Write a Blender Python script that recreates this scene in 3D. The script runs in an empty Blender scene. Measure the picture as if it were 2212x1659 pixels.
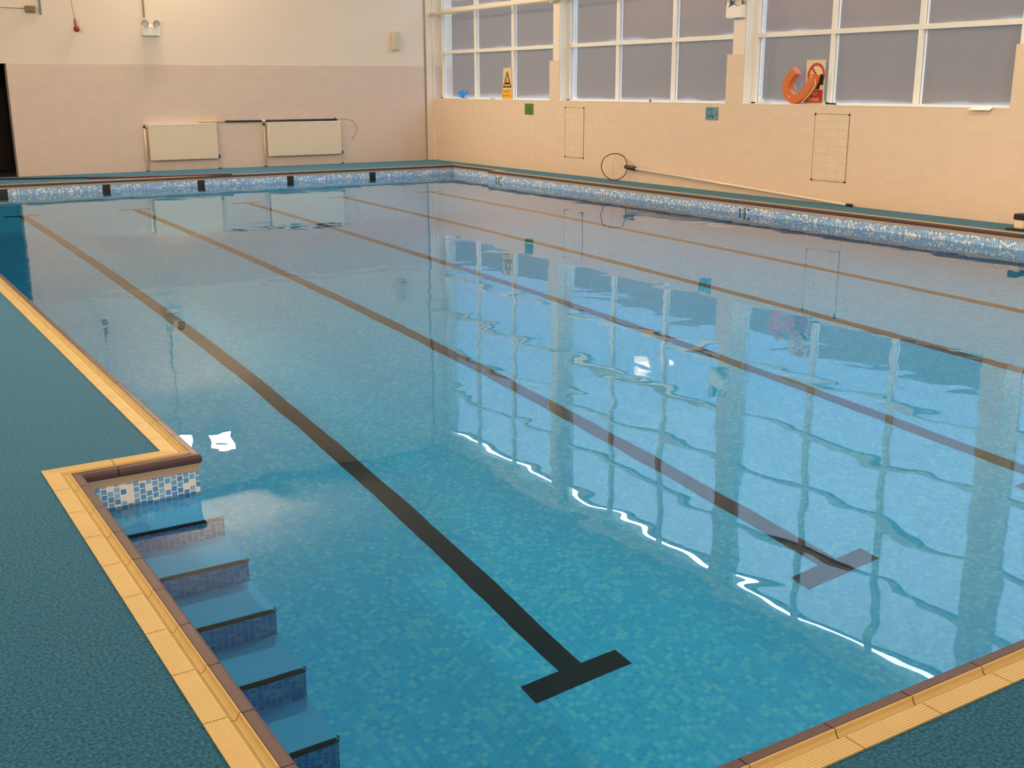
import bpy, bmesh, math, random
from mathutils import Vector, Matrix
random.seed(7)
C = bpy.context.scene.collection
SC = bpy.context.scene
PI = math.pi

# ------------------------------------------------------------------ camera, sky, lamps, exposure
def cam_setup():
    yaw, pitch, roll = math.radians(31.821), math.radians(15.007), math.radians(0.181)
    cy, sy, cp, sp = math.cos(yaw), math.sin(yaw), math.cos(pitch), math.sin(pitch)
    fw = Vector((sy*cp, cy*cp, -sp)); rt = Vector((cy, -sy, 0)); dn = fw.cross(rt)
    r2 = rt*math.cos(roll) + dn*math.sin(roll)
    d2 = dn*math.cos(roll) - rt*math.sin(roll)
    cam = bpy.data.objects.new('camera', bpy.data.cameras.new('camera')); C.objects.link(cam)
    m = Matrix((r2, -d2, -fw)).transposed().to_4x4(); m.translation = Vector((0, 0, 1.667))
    cam.matrix_world = m
    cam.data.sensor_width = 36; cam.data.lens = 2406.17/2212*36
    cam.data.clip_start = 0.05; cam.data.clip_end = 300
    SC.camera = cam
cam_setup()
SC.view_settings.view_transform = 'Standard'; SC.view_settings.look = 'None'
SC.view_settings.gamma = 1; SC.view_settings.use_curve_mapping = False
SC.view_settings.exposure = -0.10

def world():
    w = bpy.data.worlds.new('sky'); SC.world = w; w.use_nodes = True
    n = w.node_tree.nodes; l = w.node_tree.links; n.clear()
    o = n.new('ShaderNodeOutputWorld'); b = n.new('ShaderNodeBackground')
    tc = n.new('ShaderNodeTexCoord'); sx = n.new('ShaderNodeSeparateXYZ'); r = n.new('ShaderNodeValToRGB')
    l.new(tc.outputs['Generated'], sx.inputs[0]); l.new(sx.outputs['Z'], r.inputs[0]); l.new(r.outputs[0], b.inputs[0]); l.new(b.outputs[0], o.inputs[0])
    e = r.color_ramp.elements
    e[0].position = 0.0; e[0].color = (.035, .037, .042, 1)
    e[1].position = 0.60; e[1].color = (.70, .88, 1.05, 1)
    x = e.new(0.09); x.color = (.075, .085, .105, 1)
    x = e.new(0.24); x.color = (.18, .28, .41, 1)
    x = e.new(0.40); x.color = (.60, .80, 1.0, 1)
    b.inputs[1].default_value = 22.0
world()
WARM = (1.0, .76, .53)
LAMPS = [  # position, aim, watts
    ((6.90, 23.10, 5.45), (7.5, 8, 0), 240), ((6.02, 23.10, 5.38), (6, 9, 0), 240),
    ((-4.6, 3.0, 5.4), (9, 8, 0), 300), ((-4.6, 9.0, 5.4), (9, 13, 0), 300), ((-4.6, 15.0, 5.4), (9, 19, 0), 300),  # unseen extra lamps on the left wall, turned to the window wall
    ((2.0, -4.6, 5.4), (3, 16, 0), 260), ((8.0, -4.6, 5.4), (8, 16, 0), 260),  # unseen extra lamps behind the camera, lighting the far wall
    ((3.0, 7.5, 6.3), (3.2, 7.5, 0), 235), ((8.2, 5.5, 6.3), (8.0, 5.5, 0), 235)]  # overhead pair added out of view to brighten the near pool floor
def lamp_light(p, aim, watts):
    d = bpy.data.lights.new('floodlight_beam', 'AREA'); d.shape = 'RECTANGLE'; d.size = .34; d.size_y = .26
    d.energy = watts; d.color = WARM
    d.cycles.is_caustics_light = True
    o = bpy.data.objects.new('floodlight_beam', d); C.objects.link(o)
    v = (Vector(aim) - Vector(p)).normalized()
    o.rotation_euler = v.to_track_quat('-Z', 'Y').to_euler(); o.location = Vector(p) + v*.02
    return v
LAMP_DIR = [lamp_light(*a) for a in LAMPS]

# ------------------------------------------------------------------ measures (metres)
ZW = -0.18                      # water level; deck is z = 0
AX, BX, GY, HY = 1.225, .695, 5.12, 1.68      # outer edges of the copings
CX, C2X, EY, STEPY = 11.80, 11.99, 21.64, 19.67
CW = .145                       # coping width
WALLIN = .135                   # pool wall face, measured from the coping's outer edge
DX, FY = 12.455, 23.438         # window wall, far wall
WX = DX + .26                   # glass plane
LX, KY, CZ = -5.0, -5.0, 6.62   # wall behind left, wall behind camera, ceiling
def floor_z(y): return -1.9 + (y - 3.3)*(.8/15.7)

# ------------------------------------------------------------------ colour + materials
def lin(r, g, b):
    f = lambda c: (c/255/12.92) if c/255 <= .04045 else ((c/255 + .055)/1.055)**2.4
    return (f(r), f(g), f(b), 1)
def nt(name):
    m = bpy.data.materials.new(name); m.use_nodes = True
    return m, m.node_tree.nodes, m.node_tree.links, m.node_tree.nodes['Principled BSDF']
def plain(name, col, rough=.6, spec=.4, metal=0., noise=0., nscale=8.):
    m, n, l, p = nt(name)
    p.inputs['Roughness'].default_value = rough; p.inputs['Specular IOR Level'].default_value = spec; p.inputs['Metallic'].default_value = metal
    if noise:
        tc = n.new('ShaderNodeTexCoord'); t = n.new('ShaderNodeTexNoise'); t.inputs['Scale'].default_value = nscale; t.inputs['Detail'].default_value = 3
        l.new(tc.outputs['Object'], t.inputs['Vector'])
        mx = n.new('ShaderNodeMix'); mx.data_type = 'RGBA'
        mx.inputs[6].default_value = tuple(c*(1-noise) for c in col[:3]) + (1,); mx.inputs[7].default_value = tuple(min(1, c*(1+noise)) for c in col[:3]) + (1,)
        l.new(t.outputs['Fac'], mx.inputs[0]); l.new(mx.outputs[2], p.inputs['Base Color'])
    else:
        p.inputs['Base Color'].default_value = col
    return m
def math_node(n, l, op, a, b=None):
    k = n.new('ShaderNodeMath'); k.operation = op
    for i, v in enumerate((a, b)):
        if v is None: continue
        if isinstance(v, (int, float)): k.inputs[i].default_value = v
        else: l.new(v, k.inputs[i])
    return k.outputs[0]
def uv_axes(n, l, axes):
    tc = n.new('ShaderNodeTexCoord'); s = n.new('ShaderNodeSeparateXYZ'); l.new(tc.outputs['Object'], s.inputs[0])
    return s.outputs[axes[0]], s.outputs[axes[1]]
def mosaic(name, axes, size, stops, grout, gw=.07, rough=.25):
    """staggered square glass mosaic: columns along axes[0], each second column shifted half a tile"""
    m, n, l, p = nt(name); M = lambda op, a, b=None: math_node(n, l, op, a, b)
    u, v = uv_axes(n, l, axes)
    us = M('DIVIDE', u, size); vs = M('DIVIDE', v, size)
    cu = M('FLOOR', us); sh = M('MULTIPLY', M('MODULO', M('ABSOLUTE', cu), 2.0), .5)
    vv = M('ADD', vs, sh); cv = M('FLOOR', vv)
    fu = M('SUBTRACT', us, cu); fv = M('SUBTRACT', vv, cv)
    du = M('MINIMUM', fu, M('SUBTRACT', 1.0, fu)); dv = M('MINIMUM', fv, M('SUBTRACT', 1.0, fv))
    g = M('LESS_THAN', M('MINIMUM', du, dv), gw)
    cb = n.new('ShaderNodeCombineXYZ'); l.new(cu, cb.inputs[0]); l.new(cv, cb.inputs[1])
    wn = n.new('ShaderNodeTexWhiteNoise'); wn.noise_dimensions = '2D'; l.new(cb.outputs[0], wn.inputs['Vector'])
    r = n.new('ShaderNodeValToRGB'); r.color_ramp.interpolation = 'CONSTANT'; l.new(wn.outputs['Value'], r.inputs[0])
    e = r.color_ramp.elements; e[0].position = 0; e[0].color = stops[0][1]; e[1].position = stops[1][0]; e[1].color = stops[1][1]
    for q, c in stops[2:]: x = e.new(q); x.color = c
    mx = n.new('ShaderNodeMix'); mx.data_type = 'RGBA'; l.new(g, mx.inputs[0]); l.new(r.outputs[0], mx.inputs[6]); mx.inputs[7].default_value = grout
    l.new(mx.outputs[2], p.inputs['Base Color']); p.inputs['Roughness'].default_value = rough
    return m
def wall_tile(name, axes, w, h, col, grout, rough=.22, offset=0.0):
    m, n, l, p = nt(name)
    u, v = uv_axes(n, l, axes)
    cb = n.new('ShaderNodeCombineXYZ'); l.new(u, cb.inputs[0]); l.new(v, cb.inputs[1])
    t = n.new('ShaderNodeTexBrick'); t.offset = offset; l.new(cb.outputs[0], t.inputs['Vector'])
    t.inputs['Color1'].default_value = col; t.inputs['Color2'].default_value = tuple(c*.965 for c in col[:3]) + (1,); t.inputs['Mortar'].default_value = grout
    t.inputs['Scale'].default_value = 1; t.inputs['Mortar Size'].default_value = .0022; t.inputs['Brick Width'].default_value = w; t.inputs['Row Height'].default_value = h
    t.inputs['Mortar Smooth'].default_value = .1
    l.new(t.outputs['Color'], p.inputs['Base Color'])
    b = n.new('ShaderNodeBump'); b.inputs['Strength'].default_value = .25; b.inputs['Distance'].default_value = .002; b.invert = True
    l.new(t.outputs['Fac'], b.inputs['Height']); l.new(b.outputs[0], p.inputs['Normal'])
    p.inputs['Roughness'].default_value = rough; p.inputs['Specular IOR Level'].default_value = .35
    return m
def rubber(name):
    m, n, l, p = nt(name)
    tc = n.new('ShaderNodeTexCoord')
    t = n.new('ShaderNodeTexNoise'); t.inputs['Scale'].default_value = 95; t.inputs['Detail'].default_value = 2; l.new(tc.outputs['Object'], t.inputs['Vector'])
    r = n.new('ShaderNodeValToRGB'); l.new(t.outputs['Fac'], r.inputs[0]); e = r.color_ramp.elements
    e[0].position = .30; e[0].color = (.005, .040, .078, 1); e[1].position = .72; e[1].color = (.027, .150, .27, 1)
    x = e.new(.5); x.color = (.0125, .092, .168, 1)
    t2 = n.new('ShaderNodeTexNoise'); t2.inputs['Scale'].default_value = 1.1; t2.inputs['Detail'].default_value = 4; l.new(tc.outputs['Object'], t2.inputs['Vector'])
    r2 = n.new('ShaderNodeValToRGB'); l.new(t2.outputs['Fac'], r2.inputs[0]); r2.color_ramp.elements[0].color = (.82, .82, .82, 1); r2.color_ramp.elements[1].color = (1, 1, 1, 1)
    mx = n.new('ShaderNodeMix'); mx.data_type = 'RGBA'; mx.blend_type = 'MULTIPLY'; mx.inputs[0].default_value = 1
    l.new(r.outputs[0], mx.inputs[6]); l.new(r2.outputs[0], mx.inputs[7]); l.new(mx.outputs[2], p.inputs['Base Color'])
    p.inputs['Roughness'].default_value = .8; p.inputs['Specular IOR Level'].default_value = .14
    p.inputs['Sheen Weight'].default_value = .35; p.inputs['Sheen Roughness'].default_value = .35; p.inputs['Sheen Tint'].default_value = (.35, .75, 1, 1)
    b = n.new('ShaderNodeBump'); b.inputs['Strength'].default_value = .4; b.inputs['Distance'].default_value = .003; l.new(t.outputs['Fac'], b.inputs['Height']); l.new(b.outputs[0], p.inputs['Normal'])
    return m
def water_mat():
    m, n, l, p = nt('pool water'); n.remove(p); out = n['Material Output']
    tc = n.new('ShaderNodeTexCoord')
    mp = n.new('ShaderNodeMapping'); mp.inputs['Scale'].default_value = (1.0, .8, 1); mp.inputs['Rotation'].default_value = (0, 0, .5); l.new(tc.outputs['Object'], mp.inputs[0])
    t = n.new('ShaderNodeTexNoise'); t.inputs['Scale'].default_value = 1.7; t.inputs['Detail'].default_value = 1.6; t.inputs['Roughness'].default_value = .45; t.inputs['Distortion'].default_value = .3
    l.new(mp.outputs[0], t.inputs['Vector'])
    # patches of livelier ripples
    t3 = n.new('ShaderNodeTexNoise'); t3.inputs['Scale'].default_value = .33; t3.inputs['Detail'].default_value = 1; l.new(tc.outputs['Object'], t3.inputs['Vector'])
    r3 = n.new('ShaderNodeMapRange'); r3.inputs[1].default_value = .50; r3.inputs[2].default_value = .70; r3.inputs[3].default_value = .12; r3.inputs[4].default_value = 1.0; l.new(t3.outputs['Fac'], r3.inputs[0])
    t2 = n.new('ShaderNodeTexNoise'); t2.inputs['Scale'].default_value = 4.2; t2.inputs['Detail'].default_value = 1; l.new(mp.outputs[0], t2.inputs['Vector'])
    h2 = math_node(n, l, 'MULTIPLY', math_node(n, l, 'MULTIPLY', math_node(n, l, 'SUBTRACT', t2.outputs['Fac'], .5), r3.outputs[0]), .30)
    h = math_node(n, l, 'ADD', t.outputs['Fac'], h2)
    b = n.new('ShaderNodeBump'); b.inputs['Strength'].default_value = 1; b.inputs['Distance'].default_value = .0046; l.new(h, b.inputs['Height'])
    rf = n.new('ShaderNodeBsdfRefraction'); rf.inputs['IOR'].default_value = 1.33; rf.inputs['Roughness'].default_value = 0; rf.inputs['Color'].default_value = (.60, .96, 1.0, 1)
    gl = n.new('ShaderNodeBsdfGlossy'); gl.inputs['Roughness'].default_value = .0; gl.inputs['Color'].default_value = (1, 1, 1, 1)
    fr = n.new('ShaderNodeFresnel'); fr.inputs['IOR'].default_value = 1.33
    for x in (rf, gl, fr): l.new(b.outputs[0], x.inputs['Normal'])
    mx = n.new('ShaderNodeMixShader'); l.new(fr.outputs[0], mx.inputs[0]); l.new(rf.outputs[0], mx.inputs[1]); l.new(gl.outputs[0], mx.inputs[2])
    l.new(mx.outputs[0], out.inputs['Surface'])
    return m
def pane_mat(name, tint, frosted):
    m, n, l, p = nt(name); n.remove(p); out = n['Material Output']; MA = lambda op, a, b=None: math_node(n, l, op, a, b)
    tr = n.new('ShaderNodeBsdfTransparent'); tr.inputs[0].default_value = tint
    base = tr.outputs[0]
    if frosted:
        uv = n.new('ShaderNodeUVMap'); uv.uv_map = 'UVMap'; sx = n.new('ShaderNodeSeparateXYZ'); l.new(uv.outputs[0], sx.inputs[0])
        tc = n.new('ShaderNodeTexCoord'); t = n.new('ShaderNodeTexNoise'); t.inputs['Scale'].default_value = .9; t.inputs['Detail'].default_value = 2; l.new(tc.outputs['Object'], t.inputs['Vector'])
        # whiter translucency along the lower and one upright edge of each pane
        h = MA('MULTIPLY', MA('MAXIMUM', MA('SUBTRACT', t.outputs['Fac'], .30), 0.0), .34)
        lo = MA('SUBTRACT', 1.0, MA('MINIMUM', MA('DIVIDE', sx.outputs['Y'], MA('MAXIMUM', h, .006)), 1.0))
        si = MA('SUBTRACT', 1.0, MA('MINIMUM', MA('DIVIDE', sx.outputs['X'], .022), 1.0))
        fr = MA('ADD', .012, MA('MULTIPLY', MA('MAXIMUM', lo, MA('MULTIPLY', si, .55)), .085))
        tl = n.new('ShaderNodeBsdfTranslucent'); tl.inputs[0].default_value = (.74, .77, .84, 1)
        df = n.new('ShaderNodeBsdfDiffuse'); df.inputs[0].default_value = (.68, .57, .48, 1)
        a = n.new('ShaderNodeMixShader'); l.new(fr, a.inputs[0]); l.new(tr.outputs[0], a.inputs[1]); l.new(tl.outputs[0], a.inputs[2])
        a2 = n.new('ShaderNodeMixShader'); a2.inputs[0].default_value = .27; l.new(a.outputs[0], a2.inputs[1]); l.new(df.outputs[0], a2.inputs[2])
        base = a2.outputs[0]
    g = n.new('ShaderNodeNewGeometry'); dp = n.new('ShaderNodeVectorMath'); dp.operation = 'DOT_PRODUCT'
    l.new(g.outputs['Incoming'], dp.inputs[0]); l.new(g.outputs['Normal'], dp.inputs[1])
    f = MA('ADD', .04, MA('MULTIPLY', MA('POWER', MA('SUBTRACT', 1.0, MA('ABSOLUTE', dp.outputs['Value'])), 5.0), .96))
    gl = n.new('ShaderNodeBsdfGlossy'); gl.inputs['Roughness'].default_value = .02
    b = n.new('ShaderNodeMixShader'); l.new(f, b.inputs[0]); l.new(base, b.inputs[1]); l.new(gl.outputs[0], b.inputs[2])
    l.new(b.outputs[0], out.inputs['Surface'])
    return m
def glow(name, col, s):
    m, n, l, p = nt(name); p.inputs['Emission Color'].default_value = col; p.inputs['Emission Strength'].default_value = s; p.inputs['Base Color'].default_value = (.8, .8, .8, 1)
    return m
def brickish(name):
    """grey render below, a stretch of red brick upper storey between y = 18 and 28"""
    m, n, l, p = nt(name); tc = n.new('ShaderNodeTexCoord'); MA = lambda op, a, b=None: math_node(n, l, op, a, b)
    s = n.new('ShaderNodeSeparateXYZ'); l.new(tc.outputs['Object'], s.inputs[0])
    t = n.new('ShaderNodeTexNoise'); t.inputs['Scale'].default_value = .45; t.inputs['Detail'].default_value = 3; l.new(tc.outputs['Object'], t.inputs['Vector'])
    def ramp(v, a, b):
        k = n.new('ShaderNodeMapRange'); k.interpolation_type = 'SMOOTHSTEP'; k.inputs[1].default_value = a; k.inputs[2].default_value = b; l.new(v, k.inputs[0]); return k.outputs[0]
    z = MA('ADD', s.outputs['Z'], MA('MULTIPLY', MA('SUBTRACT', t.outputs['Fac'], .5), 1.6))
    f = MA('MULTIPLY', ramp(z, 2.6, 3.9), MA('MULTIPLY', ramp(s.outputs['Y'], 15.5, 19.0), MA('SUBTRACT', 1.0, ramp(s.outputs['Y'], 25.5, 31.0))))
    mx = n.new('ShaderNodeMix'); mx.data_type = 'RGBA'; l.new(f, mx.inputs[0]); mx.inputs[6].default_value = (.100, .082, .068, 1); mx.inputs[7].default_value = (.21, .10, .070, 1)
    l.new(mx.outputs[2], p.inputs['Base Color']); p.inputs['Roughness'].default_value = .9
    return m
BLUES = [(0, (.100, .300, .640, 1)), (.26, (.140, .390, .700, 1)), (.50, (.080, .250, .580, 1)), (.62, (.240, .460, .700, 1)), (.79, (.760, .730, .660, 1))]
FLOORB = [(0, (.06, .53, .94, 1)), (.32, (.07, .57, .96, 1)), (.52, (.05, .48, .90, 1)), (.70, (.15, .63, .95, 1)), (.86, (.23, .68, .95, 1))]
WHITE_G = (.78, .80, .80, 1)
M = {}
M['mosX'] = mosaic('blue and white mosaic, side walls', (1, 2), .030, BLUES, WHITE_G)
M['mosY'] = mosaic('blue and white mosaic, end walls', (0, 2), .0285, BLUES, WHITE_G)
M['mosF'] = mosaic('turquoise mosaic floor', (0, 1), .029, FLOORB, (.12, .58, .92, 1))
M['rise'] = mosaic('mosaic on the risers', (0, 2), .0265, [(0, (.05, .26, .62, 1)), (.5, (.07, .33, .70, 1)), (.75, (.25, .5, .72, 1))], (.35, .55, .75, 1))
M['tread'] = plain('plain blue tile tread', (.16, .52, 1.0, 1), .5, noise=.06, nscale=3)
M['black'] = plain('black tile', (.010, .009, .010, 1), .45)
M['marker'] = plain('black marker tile', (.016, .011, .011, 1), .4)
M['deck'] = rubber('blue green rubber crumb deck')
M['tileX'] = wall_tile('glazed wall tile, window side', (1, 2), .20, .10, (.80, .62, .46, 1), (.72, .56, .41, 1))
M['tileY'] = wall_tile('glazed wall tile, far end', (0, 2), .20, .10, (.74, .60, .50, 1), (.66, .53, .44, 1))
M['paint'] = plain('cream wall paint', (.83, .715, .59, 1), .7, .25)
M['ceil'] = plain('ceiling paint', (.55, .52, .47, 1), .8)
M['dark'] = plain('dark passage shade', (.035, .030, .028, 1), .8)  # darkness of the unlit passage put into the colour
M['white'] = plain('white gloss paint', (.84, .80, .72, 1), .35)
M['bead'] = plain('white glazing bead', (.88, .88, .90, 1), .2)
M['gasket'] = plain('dark glazing gasket', (.03, .03, .035, 1), .5)
M['yellow'] = plain('buff ribbed edge tile', (.49, .355, .145, 1), .5, noise=.10, nscale=6)
M['brown'] = plain('brown nosing tile', (.088, .050, .052, 1), .42, noise=.10, nscale=10)
M['beige'] = plain('beige grout fillet', (.42, .33, .24, 1), .7)
M['joint'] = plain('dark dirty joint', (.10, .07, .045, 1), .8)
M['water'] = water_mat()
M['pane'] = pane_mat('frosted pane', (.155, .16, .172, 1), True)
M['clear'] = pane_mat('clear glass', (.93, .95, .95, 1), False)
M['outwall'] = brickish('grey and brick rendering')
M['ground'] = plain('yard paving', (.18, .18, .18, 1), .9)
M['radiator'] = plain('cream radiator enamel', (.80, .70, .54, 1), .4)
M['pipe'] = plain('cream painted pipe', (.78, .66, .47, 1), .45)
M['grille'] = plain('dark valve', (.05, .045, .04, 1), .5)
M['wood'] = plain('pale wooden pole', (.62, .48, .22, 1), .5)
M['navy'] = plain('dark navy pole', (.022, .020, .045, 1), .45)
M['grey'] = plain('grey plastic', (.42, .40, .38, 1), .6)
M['beigebox'] = plain('beige plastic', (.62, .56, .43, 1), .5)
M['brownbox'] = plain('brown junction box', (.24, .16, .11, 1), .6)
M['red'] = plain('dark red plastic', (.26, .03, .03, 1), .4)
M['signred'] = plain('sign red', (.46, .045, .03, 1), .5)
M['orange'] = plain('orange foam', (.66, .155, .03, 1), .5)
M['rope'] = plain('cream rope', (.75, .62, .48, 1), .8)
M['signyellow'] = plain('sign yellow', (.80, .44, .05, 1), .5)
M['signpale'] = plain('pale sign board', (.72, .58, .33, 1), .55)
M['signblack'] = plain('sign black', (.02, .016, .014, 1), .5)
M['green'] = plain('green sign', (.10, .22, .045, 1), .5)
M['greendark'] = plain('green sign print', (.045, .10, .02, 1), .5)
M['bluesign'] = plain('grey blue sign', (.13, .29, .37, 1), .5)
M['blueprint'] = plain('blue sign print', (.03, .05, .06, 1), .5)
M['blue'] = plain('bright blue plastic', (.05, .22, .62, 1), .3)
M['alu'] = plain('pale aluminium', (.88, .76, .64, 1), .3, .5)
M['netbrown'] = plain('dark brown plastic', (.040, .024, .020, 1), .45)
M['ring'] = plain('brown net hoop', (.13, .060, .030, 1), .45)
M['mesh'] = plain('grey net cord', (.35, .29, .22, 1), .8)
M['maroon'] = plain('maroon hose', (.13, .035, .04, 1), .5)
M['lens'] = glow('lamp lens', (1, .80, .52, 1), 120)
M['housing'] = plain('lamp housing', (.12, .12, .12, 1), .5)
M['silver'] = plain('silver reflector', (.62, .58, .54, 1), .3, .5)
M['paper'] = plain('white paper', (.92, .92, .86, 1), .6)

# ------------------------------------------------------------------ mesh helpers
class MB:
    def __init__(s): s.v = []; s.f = []; s.mi = []; s.sm = []
    def add(s, vs, fs, mi=0, smooth=False):
        o = len(s.v); s.v += [tuple(v) for v in vs]
        for f in fs: s.f.append([i + o for i in f]); s.mi.append(mi); s.sm.append(smooth)
        return s
    def quad(s, a, b, c, d, mi=0): return s.add([a, b, c, d], [[0, 1, 2, 3]], mi)
    def box(s, x0, x1, y0, y1, z0, z1, mi=0):
        v = [(x, y, z) for z in (z0, z1) for y in (y0, y1) for x in (x0, x1)]
        return s.add(v, [[0, 2, 3, 1], [4, 5, 7, 6], [0, 1, 5, 4], [1, 3, 7, 5], [3, 2, 6, 7], [2, 0, 4, 6]], mi)
    def rbox(s, x0, x1, y0, y1, z0, z1, r=.01, mi=0, seg=2):
        bm = bmesh.new(); bmesh.ops.create_cube(bm, size=1)
        for v in bm.verts: v.co = Vector((x0 + (x1-x0)*(v.co.x+.5), y0 + (y1-y0)*(v.co.y+.5), z0 + (z1-z0)*(v.co.z+.5)))
        bmesh.ops.bevel(bm, geom=bm.edges[:], offset=r, segments=seg, profile=.5, affect='EDGES')
        bm.verts.index_update(); s.add([v.co[:] for v in bm.verts], [[v.index for v in f.verts] for f in bm.faces], mi, False); bm.free(); return s
    def tube(s, pts, r, n=10, mi=0, closed=False, caps=True):
        pts = [Vector(p) for p in pts]; N = len(pts); rr = r if isinstance(r, (list, tuple)) else [r]*N
        up = None; rings = []
        for i, p in enumerate(pts):
            if closed: t = pts[(i+1) % N] - pts[i-1]
            else: t = pts[min(i+1, N-1)] - pts[max(i-1, 0)]
            t.normalize()
            if up is None:
                up = Vector((0, 0, 1)) if abs(t.z) < .9 else Vector((1, 0, 0))
            up = (up - t*up.dot(t)).normalized(); w = t.cross(up)
            rings.append([p + (up*math.cos(2*PI*k/n) + w*math.sin(2*PI*k/n))*rr[i] for k in range(n)])
        vs = [v for ring in rings for v in ring]; fs = []
        for i in range(N if closed else N-1):
            j = (i+1) % N
            for k in range(n): fs.append([i*n+k, i*n+(k+1) % n, j*n+(k+1) % n, j*n+k])
        if caps and not closed: fs.append(list(range(n))[::-1]); fs.append([(N-1)*n+k for k in range(n)])
        return s.add(vs, fs, mi, True)
    def lathe(s, prof, n=24, mi=0, mat=None):
        vs = []; fs = []
        for r, z in prof:
            for k in range(n): vs.append(Vector((r*math.cos(2*PI*k/n), r*math.sin(2*PI*k/n), z)))
        for i in range(len(prof)-1):
            for k in range(n): fs.append([i*n+k, i*n+(k+1) % n, (i+1)*n+(k+1) % n, (i+1)*n+k])
        if mat is not None: vs = [mat @ v for v in vs]
        return s.add(vs, fs, mi, True)
    def prism(s, poly, a, b, place, mi=0):
        """poly in 2D, extruded from a to b; place(u, v, d) gives the point"""
        n = len(poly); vs = [place(u, v, a) for u, v in poly] + [place(u, v, b) for u, v in poly]
        fs = [list(range(n))[::-1], [n+i for i in range(n)]] + [[i, (i+1) % n, n+(i+1) % n, n+i] for i in range(n)]
        return s.add(vs, fs, mi)
    def build(s, name, mats, parent=None):
        me = bpy.data.meshes.new(name); me.from_pydata(s.v, [], s.f)
        for m in (mats if isinstance(mats, (list, tuple)) else [mats]): me.materials.append(m)
        for p, i, sm in zip(me.polygons, s.mi, s.sm): p.material_index = i; p.use_smooth = sm
        bm = bmesh.new(); bm.from_mesh(me); bmesh.ops.recalc_face_normals(bm, faces=bm.faces[:]); bm.to_mesh(me); bm.free()
        me.update()
        o = bpy.data.objects.new(name, me); C.objects.link(o)
        if parent: attach(o, parent)
        return o
def attach(o, parent):
    o.parent = parent; o.matrix_parent_inverse = parent.matrix_basis.inverted()
def tag(o, label=None, cat=None, group=None, kind=None):
    for k, v in (('label', label), ('category', cat), ('group', group), ('kind', kind)):
        if v: o[k] = v
    return o
def empty(name, loc, label=None, cat=None, group=None, kind=None):
    o = bpy.data.objects.new(name, None); C.objects.link(o); o.location = loc; o.empty_display_size = .1
    return tag(o, label, cat, group, kind)
def struct(o): o['kind'] = 'structure'; return o
def copy_tree(o, offset, label=None):
    """copy a thing and its parts (world-placed meshes) shifted by offset"""
    r = o.copy(); C.objects.link(r); r.location = o.location + Vector(offset)
    if label: r['label'] = label
    for ch in o.children:
        c = ch.copy(); C.objects.link(c); c.parent = r; c.matrix_parent_inverse = ch.matrix_parent_inverse.copy()
        for g in ch.children:
            d = g.copy(); C.objects.link(d); d.parent = c; d.matrix_parent_inverse = g.matrix_parent_inverse.copy()
    return r
def text_mesh(name, body, size, mat, origin, ux, uy, parent, thick=.002, sx=1.0):
    """lettering as a mesh: origin = lower-left, ux = reading direction, uy = up"""
    cu = bpy.data.curves.new('lettering', 'FONT'); cu.body = body; cu.size = size; cu.extrude = thick/2
    t = bpy.data.objects.new('lettering', cu); C.objects.link(t)
    bpy.context.view_layer.update()
    me = bpy.data.meshes.new_from_object(t.evaluated_get(bpy.context.evaluated_depsgraph_get())); bpy.data.objects.remove(t)
    ux, uy = Vector(ux).normalized(), Vector(uy).normalized(); uz = ux.cross(uy)
    for v in me.vertices: v.co = Vector(origin) + ux*v.co.x*sx + uy*v.co.y + uz*v.co.z
    me.materials.clear(); me.materials.append(mat); me.name = name
    o = bpy.data.objects.new(name, me); C.objects.link(o)
    if parent: attach(o, parent)
    return o

# ------------------------------------------------------------------ deck, walls, ceiling
def deck():
    b = MB(); R = lambda x0, x1, y0, y1: b.box(x0, x1, y0, y1, -.06, 0)
    X1 = DX + .02
    R(LX, BX, KY, FY + .02); R(BX, X1, KY, HY)
    R(BX, AX, GY, FY + .02)
    R(AX, X1, EY, FY + .02)
    R(CX, X1, HY, STEPY - CW); R(C2X, X1, STEPY - CW, EY)
    struct(b.build('floor', M['deck']))
deck()

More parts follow.
